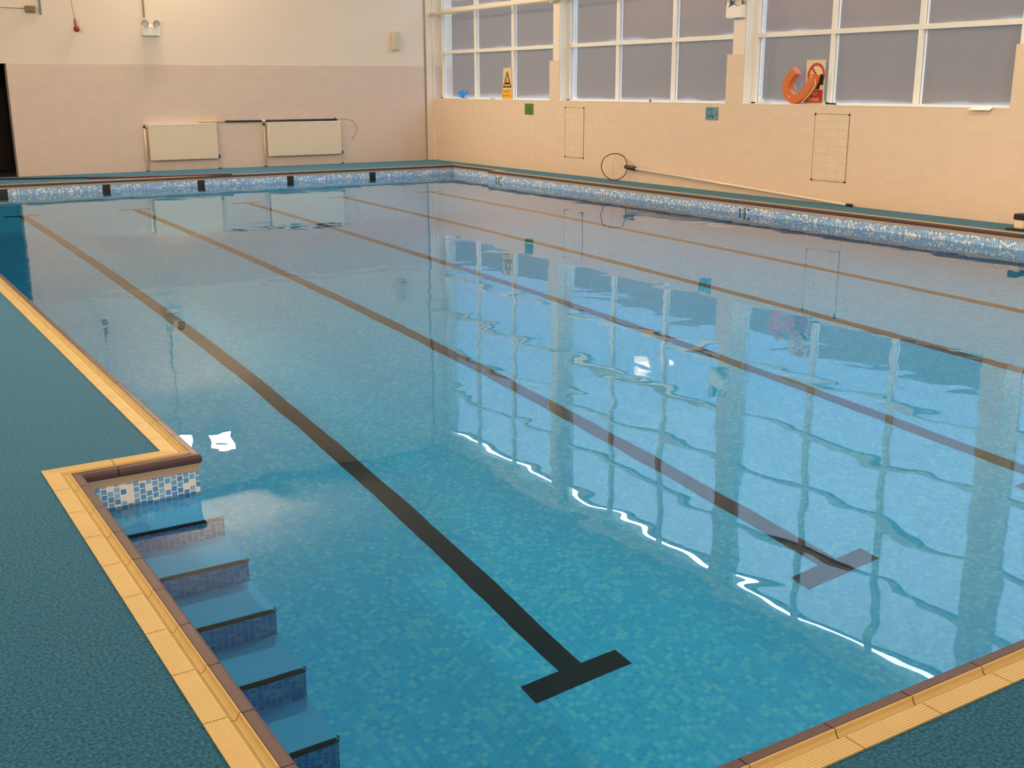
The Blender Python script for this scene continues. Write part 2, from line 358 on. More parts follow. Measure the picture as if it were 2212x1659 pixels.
PIERS = [(18.33, 18.66), (13.27, 13.65), (8.27, 8.62), (3.27, 3.62)]
TILE_TOP, PIER_TOP, SILL, HEAD = 2.093, 2.125, 1.386, 6.42
def walls():
    # far wall with door opening x<3.409 and z<2.093; passage behind
    b = MB(); t = .006
    DL = 2.35
    b.box(3.409, DX + .5, FY, FY + .25, 0, TILE_TOP, 1)
    b.box(LX - .3, DL, FY, FY + .25, 0, TILE_TOP, 1)
    b.box(LX - .3, DX + .5, FY + t, FY + .25, TILE_TOP, CZ, 0)
    struct(b.build('wall_far', [M['paint'], M['tileY']]))
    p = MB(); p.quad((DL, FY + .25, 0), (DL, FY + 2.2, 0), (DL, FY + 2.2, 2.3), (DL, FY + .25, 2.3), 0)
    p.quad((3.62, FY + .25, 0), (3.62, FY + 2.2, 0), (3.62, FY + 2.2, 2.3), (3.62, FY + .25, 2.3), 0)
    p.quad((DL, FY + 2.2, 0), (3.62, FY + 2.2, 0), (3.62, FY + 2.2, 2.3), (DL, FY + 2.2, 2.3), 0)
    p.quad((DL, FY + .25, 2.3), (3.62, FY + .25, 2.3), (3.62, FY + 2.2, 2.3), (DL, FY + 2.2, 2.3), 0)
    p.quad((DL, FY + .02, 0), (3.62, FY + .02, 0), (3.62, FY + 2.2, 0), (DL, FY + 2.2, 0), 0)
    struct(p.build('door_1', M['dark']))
    # window wall: tiled sill wall, plain end, piers, lintel
    TH = .42
    b = MB(); b.box(DX, DX + TH, KY, FY, 0, SILL - .012, 0)
    struct(b.build('wall_right', [M['tileX']]))
    struct(MB().box(DX, DX + TH, KY, 3.27, SILL - .012, CZ).build('wall_right_end', M['paint']))
    struct(MB().box(DX + .004, DX + TH, 3.27, FY, HEAD, CZ).build('beam_1', M['paint']))
    for k, (y0, y1) in enumerate(PIERS):
        b = MB()
        b.box(DX, DX + TH, y0, y1, SILL - .012, PIER_TOP, 1)
        b.box(DX + .008, DX + TH, y0 + .008, y1 - .11, PIER_TOP, HEAD, 0)
        b.box(DX + .012, DX + TH, y0 - .006, y0 + .004, SILL, HEAD, 2)
        b.box(DX + .075, DX + .10, y0 - .012, y0 - .004, SILL, HEAD, 2)
        struct(b.build('pillar_%d' % (k+1), [M['paint'], M['tileX'], M['white']]))
    for k, (a, c) in enumerate([(18.66, FY), (13.65, 18.33), (8.62, 13.27), (3.62, 8.27)]):
        struct(MB().box(DX - .006, DX + TH, a, c, SILL - .012, SILL).build('sill_%d' % (k+1), M['white']))
    # boxed-in corner between far wall and window wall
    b = MB(); b.box(12.262, DX, FY - .045, FY, 0, CZ, 0); b.box(DX - .035, DX, FY - .075, FY - .045, 0, CZ, 0)
    struct(b.build('trim_6', M['paint']))
    struct(MB().box(LX - .3, LX, KY, FY, 0, CZ).build('wall_left', M['paint']))
    struct(MB().box(LX - .3, DX + .42, KY - .3, KY, 0, CZ).build('wall_back', M['paint']))
    struct(MB().box(LX - .3, DX + .42, KY - .3, FY + .25, CZ, CZ + .2).build('ceiling', M['ceil']))
walls()

# ------------------------------------------------------------------ windows
ROWS = [2.395, 3.305, 4.25, 5.20, 6.17]
def window(i, y0, y1, mull, tilt):
    w = empty('window_%d' % i, (WX, (y0 + y1)/2, SILL), kind='structure')
    pw = .085; d0, d1 = WX - .07, WX + .016
    b = MB()
    b.box(d0, d1, y1 - pw, y1, SILL, HEAD); b.box(d0, d1, y0, y0 + pw, SILL, HEAD)
    b.box(d0, d1, y0, y1, SILL, SILL + .02); b.box(d0, d1, y0, y1, HEAD - .035, HEAD)
    b.build('window_frame', M['white'], w)
    for m in mull:
        MB().box(d0 + .005, d1, m - .035, m + .035, SILL, HEAD).build('mullion', M['white'], w)
    for z in ROWS:
        h = .033 if z < 6 else .03
        MB().box(d0 - .004, d1, y0, y1, z - h, z + h).build('transom', M['white'], w)
    cols = [y1 - pw] + [m for m in mull] + [y0 + pw]
    g = MB(); k = MB(); gk = MB()
    zs = [SILL + .01] + ROWS + [HEAD - .03]
    for c in range(3):
        ya, yb = cols[c], cols[c+1]
        if c: ya -= .035
        if c < 2: yb += .035
        for r in range(6):
            za, zb = zs[r], zs[r+1]
            ta = math.tan(tilt[c])*(ya - yb)/2
            g.quad((WX + ta, ya, za), (WX - ta, yb, za), (WX - ta, yb, zb), (WX + ta, ya, zb), 1 if r == 5 else 0)
        # gasket line and bright bead beside each post (on its camera side)
        gk.box(WX - .016, WX + .014, ya - .006, ya, SILL + .02, HEAD - .035)
        k.box(WX - .016, WX + .012, ya - .021, ya - .006, SILL + .02, HEAD - .035)
    go = g.build('panes', [M['pane'], M['clear']], w); uvl = go.data.uv_layers.new(name='UVMap')
    for lp in go.data.loops: uvl.data[lp.index].uv = ((0, 0), (1, 0), (1, 1), (0, 1))[lp.vertex_index % 4]
    gk.build('gasket', M['gasket'], w); k.build('glazing_bead', M['bead'], w)
TL = 0.0
window(1, 18.66, FY - .01, (21.87, 20.33), (0, 0, 0))
window(2, 13.65, 18.33, (16.76, 15.20), (0, 0, TL))
window(3, 8.62, 13.27, (11.69, 10.18), (0, 0, 0))
window(4, 3.62, 8.27, (6.70, 5.17), (0, 0, 0))

def outside():
    b = MB(); b.box(DX + 9, DX + 15, 15, 46, -.4, 4.7); b.box(DX + 9.6, DX + 15, -12, 15, -.4, 3.5)
    o = b.build('neighbouring_building', M['outwall']); struct(o)
    struct(MB().box(DX + .42, DX + 40, -30, 60, -.5, -.4).build('ground_outside', M['ground']))
outside()

# ------------------------------------------------------------------ pool basin, lanes, markers
def basin():
    root = empty('pool_basin', (6.5, 11.5, -1.9), kind='structure')
    x0, x1, x2, xn = AX + WALLIN, CX - WALLIN, C2X - WALLIN, BX + WALLIN
    yn, yf, yg, ys = HY + WALLIN, EY - WALLIN, GY - WALLIN, STEPY
    ZT = -.07; ZB = -2.1
    b = MB()
    def wx(x, ya, yb, mi=0): b.quad((x, ya, ZT), (x, yb, ZT), (x, yb, ZB), (x, ya, ZB), mi)
    def wy(y, xa, xb, mi=1): b.quad((xa, y, ZT), (xb, y, ZT), (xb, y, ZB), (xa, y, ZB), mi)
    wx(x0, yg, yf); wx(xn, yn, yg); wy(yg, xn, x0)
    wx(x1, yn, ys); wx(x2, ys, yf); wy(ys, x1, x2); wy(yf, x0, x2); wy(yn, xn, x1)
    b.build('pool_wall', [M['mosX'], M['mosY']], root).cycles.is_caustics_receiver = True
    f = MB(); f.quad((xn, 1.5, floor_z(1.5)), (12.1, 1.5, floor_z(1.5)), (12.1, 21.7, floor_z(21.7)), (xn, 21.7, floor_z(21.7)))
    f.build('pool_floor', M['mosF'], root).cycles.is_caustics_receiver = True
    up = .004
    for x in (2.74, 4.46, 6.36, 8.14, 9.92):
        q = MB()
        pts = [(x-.065, 3.90), (x-.065, 18.86), (x-.26, 18.86), (x-.26, 18.99), (x+.26, 18.99), (x+.26, 18.86), (x+.065, 18.86), (x+.065, 3.90)]
        if x < 4.6: pts = [(x-.28, 3.77), (x-.28, 3.90)] + pts + [(x+.26, 3.90), (x+.26, 3.77)]
        else: pts = [(x-.26, 3.77), (x-.26, 3.90)] + pts + [(x+.26, 3.90), (x+.26, 3.77)]
        q.prism(pts, 0, up, lambda u, v, d: (u, v, floor_z(v) + d + .001))
        q.build('lane_line', M['black'], root)
    for x in (2.845, 4.593, 6.348, 8.146, 9.944):
        MB().box(x - .068, x + .068, yf - .006, yf + .01, -.95, -.068).build('lane_end_mark', M['marker'], root)
basin()

def water():
    b = MB(); x0, x1, x2, xn = AX + WALLIN, CX - WALLIN, C2X - WALLIN, BX + WALLIN
    yn, yf, yg = HY + WALLIN, EY - WALLIN, GY - WALLIN
    ys = [yn, yg, STEPY, yf]; xs = [xn, x0, x1, x2]
    idx = {}
    vs = []
    for j, y in enumerate(ys):
        for i, x in enumerate(xs): idx[i, j] = len(vs); vs.append((x, y, ZW))
    fs = []
    for j in range(3):
        for i in range(3):
            if i == 0 and j != 0: continue
            if i == 2 and j != 2: continue
            fs.append([idx[i, j], idx[i+1, j], idx[i+1, j+1], idx[i, j+1]])
    b.add(vs, fs); o = b.build('pool_water', M['water']); o.cycles.is_caustics_caster = True
    for p in o.data.polygons:
        p.use_smooth = True
        if p.normal.z < 0: p.flip()
    tag(o, 'still clear blue green water filling the swimming pool', 'water', kind='stuff')
water()

def steps():
    xa, xb = BX + WALLIN - .005, AX + WALLIN + .003
    root = empty('pool_steps', ((xa+xb)/2, 3.6, -1.9), 'blue tiled underwater steps with black nosings in the pool side niche', 'steps')
    yprev = GY - WALLIN + .01
    for k in range(8):
        y = 4.651 - .3095*k; z = -.234 - .2145*k
        b = MB(); zb = floor_z(y) - .02
        b.quad((xa, y, z), (xb, y, z), (xb, yprev, z), (xa, yprev, z), 0)
        b.quad((xa, y, zb), (xb, y, zb), (xb, y, z), (xa, y, z), 1)
        b.quad((xb, y, zb), (xb, yprev, zb), (xb, yprev, z), (xb, y, z), 1)
        b.quad((xa, y, zb), (xa, yprev, zb), (xa, yprev, z), (xa, y, z), 1)
        o = b.build('step', [M['tread'], M['rise']], root); o.cycles.is_caustics_receiver = True
        n = MB(); n.tube([(xa + .004, y + .004, z - .006), (xb - .03, y + .004, z - .006), (xb - .008, y + .008, z - .012), (xb, y + .03, z - .02)], .0145, 8)
        n.build('nosing', M['black'], o)
        yprev = y
steps()

# ------------------------------------------------------------------ edge copings (ribbed buff tile, finger channel, brown nosing)
def coping(i, p0, p1, inward, m0, m1, tile=.302, t0=0.0):
    p0, p1, n = Vector(p0 + (0,)), Vector(p1 + (0,)), Vector(inward + (0,))
    L = (p1 - p0).length; d = (p1 - p0)/L
    Z0 = .006
    ye = [(0, -.03), (0, Z0)]
    s = .003
    for k in range(6): ye += [(s, Z0), (s + .0025, Z0 - .0022), (s + .005, Z0 - .0022), (s + .0075, Z0)]; s += .0098
    ye += [(.064, Z0), (.068, Z0 - .003), (.074, Z0 - .014), (.081, Z0 - .019), (.089, Z0 - .019), (.096, Z0 - .010), (.100, Z0 + .001), (.104, Z0 + .003), (.108, Z0 - .006), (.108, -.03)]
    br = [(.106, -.03), (.107, Z0 - .002)]
    s = .110
    for k in range(4): br += [(s, Z0), (s + .002, Z0 - .0018), (s + .004, Z0 - .0018), (s + .006, Z0)]; s += .0078
    br += [(.143, Z0 - .002), (.149, Z0 - .010), (.151, Z0 - .020), (.149, -.028), (.145, -.036), (.138, -.038), (.120, -.034)]
    root = empty('trim_%d' % i, p0 + d*(L/2), kind='structure')
    def sweep(mb, prof, a, c, e0, e1, mi=0):
        vs = []
        for t, e in ((a, e0), (c, e1)):
            for s_, z in prof: vs.append(p0 + d*(t + e*s_) + n*s_ + Vector((0, 0, z)))
        k = len(prof); fs = [[q, q+1, k+q+1, k+q] for q in range(k-1)]
        mb.add(vs, fs, mi); mb.add(vs[:k], [list(range(k))], mi); mb.add(vs[k:], [list(range(k))], mi)
    Y, B = MB(), MB(); g = .0022
    cuts = [0.0]; t = t0 if t0 > .03 else tile
    while t < L - .03: cuts.append(t); t += tile
    cuts.append(L)
    for q in range(len(cuts) - 1):
        a, c = cuts[q], cuts[q+1]
        sa, sc = (0 if q == 0 else g), (0 if q == len(cuts)-2 else g)
        sweep(Y, ye, a + sa, c - sc, -m0 if q == 0 else 0, m1 if q == len(cuts)-2 else 0)
        sweep(B, br, a + sa, c - sc, -m0 if q == 0 else 0, m1 if q == len(cuts)-2 else 0)
    Y.build('edge_tiles', M['yellow'], root); B.build('nosing', M['brown'], root)
    J = MB(); prof = [(.001, -.05), (.001, -.001), (.066, -.001), (.072, -.019), (.094, -.019), (.105, -.003), (.142, -.002), (.1435, -.036), (.139, -.037), (.137, -.075), (.10, -.075)]
    k = 5
    sweep(J, prof[:8], 0, L, -m0, m1, 0); sweep(J, prof[7:], 0, L, -m0, m1, 1)
    J.build('grout_bed', [M['joint'], M['beige']], root)
coping(1, (AX, EY), (AX, GY), (1, 0), -1, 1)          # left side of the pool, beyond the niche
coping(2, (BX, GY), (AX, GY), (0, -1), -1, 1)         # head of the niche
coping(3, (BX, GY), (BX, HY), (1, 0), -1, -1, .302, .30)   # long side of the niche
coping(4, (BX, HY), (CX, HY), (0, 1), -1, -1, .308, .188)    # near end
coping(5, (CX, HY), (CX, STEPY - 0.0), (-1, 0), -1, 0)     # window side
coping(7, (AX, EY), (C2X, EY), (0, -1), -1, -1)       # far end
coping(8, (C2X, STEPY), (C2X, EY), (-1, 0), 0, -1)    # window side, set-back end
def step_return():
    b = MB(); b.box(CX - .02, C2X, STEPY - .14, STEPY - .002, -.05, .008)
    struct(b.build('trim_11', M['yellow']))
step_return()

# ------------------------------------------------------------------ depth markers on the window-side pool wall
def depth_marker(y, num, label):
    x = CX - WALLIN - .003
    root = empty('depth_marker', (x, y - .13, -.14), label, 'depth marker', 'depth markers on the pool wall')
    text_mesh('digits', num, .122, M['signblack'], (x, y, -.186), (0, -1, 0), (0, 0, 1), root, .008, 1.12)
    text_mesh('unit', 'm', .060, M['signblack'], (x, y - .19, -.128), (0, -1, 0), (0, 0, 1), root, .008, 1.1)
depth_marker(12.39, '1:3', 'black depth marking 1:3 m on pool wall below the net pole')
depth_marker(19.40, '1:1', 'black depth marking 1:1 m on pool wall near its far corner')

# ------------------------------------------------------------------ far wall things
def radiator(x0, x1, label, pipex):
    root = empty('radiator', ((x0+x1)/2, FY - .06, .2), label, 'radiator', 'radiators on the far wall')
    y0, y1 = FY - .115, FY - .045; z0, z1 = .215, .915
    b = MB(); b.rbox(x0, x1, y0, y1, z0, z1, .012)
    b.build('panel', M['radiator'], root)
    c = MB(); c.rbox(x0 - .004, x1 + .004, y0 - .006, y1 + .03, z1 - .006, z1 + .012, .005); c.build('top_grille', M['white'], root)
    f = MB()
    n = int((x1 - x0)/.045)
    for k in range(n):
        xx = x0 + .03 + (x1 - x0 - .06)*k/(n-1); f.box(xx - .009, xx + .009, y0 - .004, y0, z0 + .05, z1 - .05)
    f.build('convector_ribs', M['radiator'], root)
    p = MB(); p.tube([(pipex, FY - .05, .0), (pipex, FY - .05, .89)], .016); p.tube([(pipex, FY - .05, .88), (x0 + .01, FY - .06, .88)], .013); p.build('feed_pipe', M['pipe'], root)
    v = MB(); v.tube([(pipex, FY - .055, .86), (pipex, FY - .055, .915)], .024); v.build('valve', M['grille'], root)
    p = MB(); p.tube([(x1 + .03, FY - .06, 0), (x1 + .03, FY - .06, .22), (x1 - .02, FY - .07, .24)], .009); p.build('return_pipe', M['white'], root)
    v = MB(); v.tube([(x1 + .03, FY - .065, .22), (x1 + .03, FY - .065, .285)], .02); v.build('drain_valve', M['grille'], root)
    MB().tube([(x1 + .03, FY - .06, 0), (x1 + .03, FY - .06, .02)], .03).build('floor_collar', M['grille'], root); MB().tube([(pipex, FY - .05, 0), (pipex, FY - .05, .02)], .03).build('floor_collar', M['grille'], root)
radiator(5.90, 7.30, 'left of two cream panel radiators on the far wall', 5.84)
radiator(8.39, 10.07, 'right of two cream panel radiators, under the dark half of the pole', 8.33)

def pole():
    root = empty('telescopic_pole', (8.4, FY - .08, .95), 'long pole, pale at left and dark navy at right, lying on radiator tops', 'pole')
    y = FY - .085
    MB().tube([(6.94, y, .964), (7.50, y, .960)], .017).build('wooden_section', M['wood'], root)
    MB().tube([(7.49, y, .960), (8.28, y, .957)], .021).build('inner_section', M['navy'], root)
    MB().tube([(8.28, y, .957), (8.36, y, .957)], .025).build('tape_band', M['rope'], root)
    MB().tube([(8.36, y, .957), (9.99, y, .955)], .023).build('outer_section', M['navy'], root)
    MB().tube([(9.93, y, .979), (9.96, y, .994)], .012).build('locking_button', M['navy'], root)
pole()
def cord():
    pts = [(9.99, .95), (10.15, .97), (10.28, .965), (10.40, .92), (10.47, .85), (10.50, .74), (10.47, .65), (10.41, .575), (10.36, .525)]
    o = MB().tube([(x, FY - .012, z) for x, z in pts], .006, 8).build('cord', plain('pinkish cord', (.45, .30, .27, 1), .7))
    tag(o, 'thin pinkish cord curling down the far wall past the pole end', 'cord')
cord()

def wall_box():
    root = empty('wall_speaker', (11.49, FY, 2.63), 'tall beige box on the far wall near the window corner', 'wall box')
    MB().rbox(11.415, 11.56, FY - .13, FY + .006, 2.43, 2.83, .012).build('casing', M['beigebox'], root)
    MB().rbox(11.43, 11.55, FY - .138, FY - .128, 2.45, 2.81, .004).build('front_panel', M['beigebox'], root)
wall_box()

def twin_lamp(cx, wy, z0, label, axis):
    """white battery box with two lamp heads on top; axis 'far' (on wall y) or 'pier' (on wall x)"""
    def P(u, v, z): return (cx + u, wy - v, z) if axis == 'far' else (wy - v, cx - u, z)
    def bx(mb, u0, u1, v0, v1, za, zb, r=.008):
        a, c = P(u0, v0, za), P(u1, v1, zb); mb.rbox(min(a[0], c[0]), max(a[0], c[0]), min(a[1], c[1]), max(a[1], c[1]), za, zb, r)
    root = empty('emergency_light', P(0, 0, z0), label, 'emergency light', 'twin head emergency lights')
    b = MB(); bx(b, -.17, .17, -.004, .10, z0, z0 + .19, .012); b.build('battery_box', M['white'], root)
    for s in (-1, 1):
        h = MB()
        ctr = Vector(P(s*.105, .075, z0 + .232)); fwd = Vector(P(s*.105 + s*.02, .16, z0 + .225)) - ctr; fwd.normalize()
        q = fwd.to_track_quat('Z', 'Y').to_matrix().to_4x4(); q.translation = ctr
        h.lathe([(.0, -.05), (.035, -.045), (.058, .0), (.066, .03), (.066, .04)], 20, 0, q)
        o = h.build('lamp_head', M['housing'], root)
        g = MB(); g.lathe([(.060, .036), (.045, .030), (.0, .022)], 20, 0, q); g.build('reflector', M['silver'], o)
    MB().tube([P(0, .05, z0 + .18), P(0, .05, z0 + .22)], .02).build('bracket', M['white'], root)
twin_lamp(6.127, FY + .006, 2.635, 'white twin headed emergency light on the far wall above the left radiator', 'far')
twin_lamp(13.46, DX + .008, 2.655, 'white twin headed emergency light on pier between second and third windows', 'pier')

def conduits():
    o = MB().tube([(6.03, FY - .012, 2.98), (6.03, FY - .012, 4.0), (6.03, FY - .012, 5.1)], .014).build('conduit', M['grey'])
    tag(o, 'grey conduit running up the far wall above the emergency light', 'conduit')
    o = MB().tube([(4.11, FY - .012, 2.98), (4.11, FY - .012, CZ)], .018).build('conduit', M['grey'])
    tag(o, 'grey conduit running up beside the brown junction box', 'conduit')
    root = empty('junction_box', (3.93, FY, 3.07), 'small brown junction box on far wall above the doorway', 'junction box')
    MB().rbox(3.845, 4.02, FY - .06, FY + .006, 3.015, 3.135, .008).build('casing', M['brownbox'], root)
    MB().rbox(3.855, 4.01, FY - .066, FY - .058, 3.025, 3.125, .003).build('cover', M['brownbox'], root)
    MB().tube([(3.0, FY - .004, 3.10), (3.85, FY - .004, 3.085)], .007).build('cable', M['mesh'], root)
    root = empty('pull_cord', (4.72, FY, 2.7), 'dark red pull handle hanging by a thin cord on the far wall', 'pull cord')
    h = MB(); q = Matrix.Translation((4.725, FY - .06, 2.735)); h.lathe([(0, -.055), (.03, -.05), (.052, -.025), (.056, 0), (.045, .035), (.026, .06), (.016, .08)], 18, 0, q); h.build('knob', M['red'], root)
    MB().tube([(4.722, FY - .06, 2.80), (4.708, FY - .06, 2.93)], .011).build('stem', M['red'], root)
    MB().tube([(4.694, FY - .06, 2.80), (4.690, FY - .06, 2.90)], .007).build('tab', M['red'], root)
    MB().tube([(4.708, FY - .06, 2.92), (4.68, FY - .05, 3.2), (4.66, FY - .04, CZ)], .005).build('cord', M['mesh'], root)
    o = MB().tube([(12.235, FY - .008, .0), (12.235, FY - .008, CZ)], .008).build('cable', M['mesh'])
    tag(o, 'thin cable running straight down the far wall beside the corner', 'cable')
    root = empty('heating_pipe', (12.39, 20, 3.22), 'cream pipe running level across the first window from the corner', 'pipe')
    MB().tube([(12.36, FY - .06, 3.215), (12.37, 21.0, 3.225), (12.37, 13.9, 3.24)], .03, 12).build('run', M['pipe'], root)
    MB().tube([(12.36, FY + .0, 3.215), (12.36, FY - .10, 3.215)], .045, 12).build('elbow', M['pipe'], root)
    for y in (22.55, 18.5, 13.95): MB().box(12.36, DX + .09, y - .03, y + .03, 3.18, 3.27).build('bracket', M['pipe'], root)
conduits()

def hoses():
    o = MB().tube([(2.2, 22.95, .016), (3.0, 22.80, .016), (3.8, 22.50, .016), (4.6, 22.15, .016), (5.1, 21.96, .016), (5.75, 21.86, .016)], .014, 8).build('hose', M['signblack'])
    tag(o, 'thin black hose along the far deck in front of the doorway', 'hose')
    o = MB().tube([(4.4, 22.12, .016), (5.03, 21.90, .016), (5.6, 21.72, .02), (6.1, 21.62, .024), (6.7, 21.50, .026), (6.95, 21.46, .02)], .015, 8).build('hose', M['maroon'])
    tag(o, 'short maroon hose end lying over the far pool edge', 'hose')
hoses()

# ------------------------------------------------------------------ window wall things
def access_panel(y0, y1, z0, z1, label):
    root = empty('access_panel', (DX, (y0+y1)/2, z0), label, 'wall panel', 'flush tiled panels in the window wall')
    b = MB(); b.box(DX - .005, DX - .001, y0, y1, z0, z1); b.build('panel', wall_tile('panel tile', (1, 2), (y1-y0)/3.02, (z1-z0)/8, (.79, .63, .45, 1), (.57, .44, .31, 1), .3), root)
    e = MB(); t = .006
    e.box(DX - .007, DX - .001, y0 - t, y0, z0, z1); e.box(DX - .007, DX - .001, y1, y1 + t, z0, z1)
    e.box(DX - .007, DX - .001, y0, y1, z0 - t, z0); e.box(DX - .007, DX - .001, y0, y1, z1, z1 + t)
    e.build('edge_strip', plain('panel edge', (.22, .15, .09, 1), .6), root)
    for y, z in ((y0, z0), (y0, z1), (y1, z0), (y1, z1)):
        q = Matrix.Translation((DX - .004, y, z)) @ Matrix.Rotation(-PI/2, 4, 'Y')
        MB().lathe([(.016, .000), (.016, .006), (.010, .010), (0, .011)], 12, 0, q).build('screw', M['signblack'], root)
access_panel(17.49, 18.10, .335, 1.255, 'flush tiled wall panel behind the net hoop, between first and second windows')
access_panel(11.10, 11.73, .325, 1.255, 'flush tiled wall panel with dark corner screws below the orange buoy')

def wall_signs():
    root = empty('sign', (DX, 19.38, 1.2), 'small green notice on the tiles under the first window', 'sign')
    MB().rbox(DX - .008, DX, 19.225, 19.54, 1.098, 1.315, .003).build('board', M['green'], root)
    for z, a, c in ((1.265, 19.27, 19.49), (1.225, 19.30, 19.42), (1.19, 19.25, 19.45), (1.15, 19.28, 19.50), (1.12, 19.25, 19.36)):
        MB().box(DX - .011, DX - .007, a, c, z - .006, z + .006).build('print_line', M['greendark'], root)
    root = empty('sign', (DX, 13.95, 1.22), 'small grey blue notice on the tiles under the second window', 'sign')
    MB().rbox(DX - .008, DX, 13.80, 14.095, 1.117, 1.322, .003).build('board', M['bluesign'], root)
    for z, a, c in ((1.285, 13.93, 13.99), (1.275, 14.02, 14.06), (1.24, 13.94, 13.97), (1.215, 14.04, 14.08), (1.215, 13.815, 13.85), (1.165, 14.0, 14.05), (1.165, 13.89, 13.95), (1.19, 13.90, 14.02)):
        MB().box(DX - .011, DX - .007, a, c, z - .008, z + .008).build('print_mark', M['blueprint'], root)
wall_signs()

def skimmer_net():
    X = DX - .055
    root = empty('skimmer_net', (X, 15.9, .02), 'pool net with thin brown hoop and long pole leaning on the window wall', 'pool net')
    e = Vector((.798, -.602, 0)); c = Vector((12.25, 16.232, .262)); pts = []
    for k in range(44):
        a = 2*PI*k/44; r = .238 - .022*max(0, math.cos(a - .25))**6
        pts.append(c + e*r*math.cos(a) + Vector((0, 0, .232*math.sin(a) + .008*math.cos(2*a))))
    MB().tube(pts, .0085, 8, closed=True).build('hoop', M['ring'], root)
    MB().tube([c + Vector((0, 0, .228)), c + e*-.03 + Vector((-.02, 0, .02)), c + e*-.01 + Vector((0, 0, -.226))], .0025, 6).build('net_cord', M['mesh'], root)
    MB().tube([c + e*.17 + Vector((0, 0, .155)), c + e*.20 + Vector((0, -.06, .09)), Vector((12.40, 15.85, .275))], .003, 6).build('brace_wire', M['mesh'], root)
    a, b = Vector((12.395, 16.112, .258)), Vector((12.385, 15.80, .241)); d = (b - a).normalized()
    MB().tube([a, a + d*.03, b - d*.02, b], [.030, .038, .038, .028], 12).build('socket', M['netbrown'], root)
    MB().tube([b - d*.05, Vector((12.375, 10.92, .022))], .0195, 12).build('pole', M['alu'], root)
    MB().tube([(12.375, 10.97, .024), (12.375, 10.87, .022)], .022, 12).build('end_cap', M['signblack'], root)
skimmer_net()

def buoy():
    X = DX + .10
    root = empty('rescue_buoy', (X, 12.1, SILL), 'orange horseshoe rescue buoy propped on the third window sill', 'rescue buoy')
    # U shape in the y-z plane (left = +y), square section
    path = [(12.25, 1.865), (12.33, 1.79), (12.395, 1.70), (12.415, 1.61), (12.385, 1.53), (12.31, 1.475), (12.21, 1.462), (12.10, 1.50), (12.01, 1.575), (11.945, 1.66), (11.905, 1.745), (11.895, 1.80)]
    # smooth
    P = [Vector((X, a, c)) for a, c in path]; S = []
    for i in range(len(P) - 1):
        a0, a1, a2, a3 = P[max(i-1, 0)], P[i], P[i+1], P[min(i+2, len(P)-1)]
        for k in range(5):
            t = k/5; S.append(.5*((2*a1) + (a2-a0)*t + (2*a0 - 5*a1 + 4*a2 - a3)*t*t + (3*a1 - a0 - 3*a2 + a3)*t**3))
    S.append(P[-1])
    b = MB(); w, d = .068, .060; vs = []; fs = []
    sec = [(-1, -.55), (-.8, -1), (.8, -1), (1, -.55), (1, .55), (.8, 1), (-.8, 1), (-1, .55)]
    for i, p in enumerate(S):
        t = (S[min(i+1, len(S)-1)] - S[max(i-1, 0)]).normalized(); nrm = Vector((1, 0, 0)).cross(t)
        for u, v in sec: vs.append(p + nrm*u*w + Vector((1, 0, 0))*v*d)
    n = 8
    for i in range(len(S)-1):
        for k in range(n): fs.append([i*n+k, i*n+(k+1) % n, (i+1)*n+(k+1) % n, (i+1)*n+k])
    fs += [list(range(n)), [(len(S)-1)*n + k for k in range(n)]]
    b.add(vs, fs); b.build('foam_body', M['orange'], root)
    r = MB(); r.tube([(X - .07, 11.815, 1.74), (X - .075, 11.80, 1.66), (X - .08, 11.86, 1.57), (X - .08, 11.96, 1.475), (X - .08, 12.03, 1.42), (X - .06, 12.08, 1.392)], .007, 6)
    r.tube([(X, 12.30, 1.68), (X, 12.25, 1.60), (X, 12.22, 1.52)], .005, 6); r.build('rope', M['rope'], root)
    q = MB(); q.rbox(X - .063, X - .055, 12.30, 12.325, 1.475, 1.50, .003); q.build('eyelet', M['rope'], root)
    MB().rbox(X - .066, X - .058, 11.88, 11.915, 1.765, 1.795, .002).build('pink_patch', plain('pink patch', (.8, .40, .30, 1), .5), root)
buoy()

def no_diving_sign():
    X = WX - .085
    root = empty('prohibition_sign', (X, 11.95, SILL), 'pale board with red prohibition ring and red panel behind orange buoy', 'sign')
    MB().rbox(X, X + .012, 11.775, 12.14, SILL, 2.01, .004).build('board', M['signpale'], root)
    ring = MB(); yc, zc = 11.935, 1.795; n = 36; vs = []; fs = []
    for k in range(n):
        a = 2*PI*k/n
        for r, x in ((.165, X - .003), (.128, X - .003), (.128, X + .001), (.165, X + .001)): vs.append((x, yc + r*math.cos(a), zc + r*1.06*math.sin(a)))
    for k in range(n):
        j = (k+1) % n
        for e in range(4): fs.append([k*4+e, k*4+(e+1) % 4, j*4+(e+1) % 4, j*4+e])
    ring.add(vs, fs)
    c, s = math.cos(.85), math.sin(.85)
    ring.prism([(-.135, -.017), (.135, -.017), (.135, .017), (-.135, .017)], X - .003, X + .001, lambda u, v, d: (d, yc + (u*c - v*s), zc + (u*s + v*c)*1.06))
    ring.build('prohibition_ring', M['signred'], root)
    p = MB(); p.rbox(X - .004, X + .001, 11.79, 11.86, 1.66, 1.81, .002); p.rbox(X - .004, X + .001, 11.86, 11.93, 1.60, 1.68, .002); p.build('pictogram', M['signblack'], root)
    MB().rbox(X - .004, X + .001, 11.79, 12.125, 1.41, 1.59, .002).build('red_panel', M['signred'], root)
    text_mesh('lettering', 'NO', .075, M['signpale'], (X - .005, 12.02, 1.515), (0, -1, 0), (0, 0, 1), root)
    text_mesh('lettering', 'DIVING', .075, M['signpale'], (X - .005, 12.10, 1.43), (0, -1, 0), (0, 0, 1), root)
no_diving_sign()

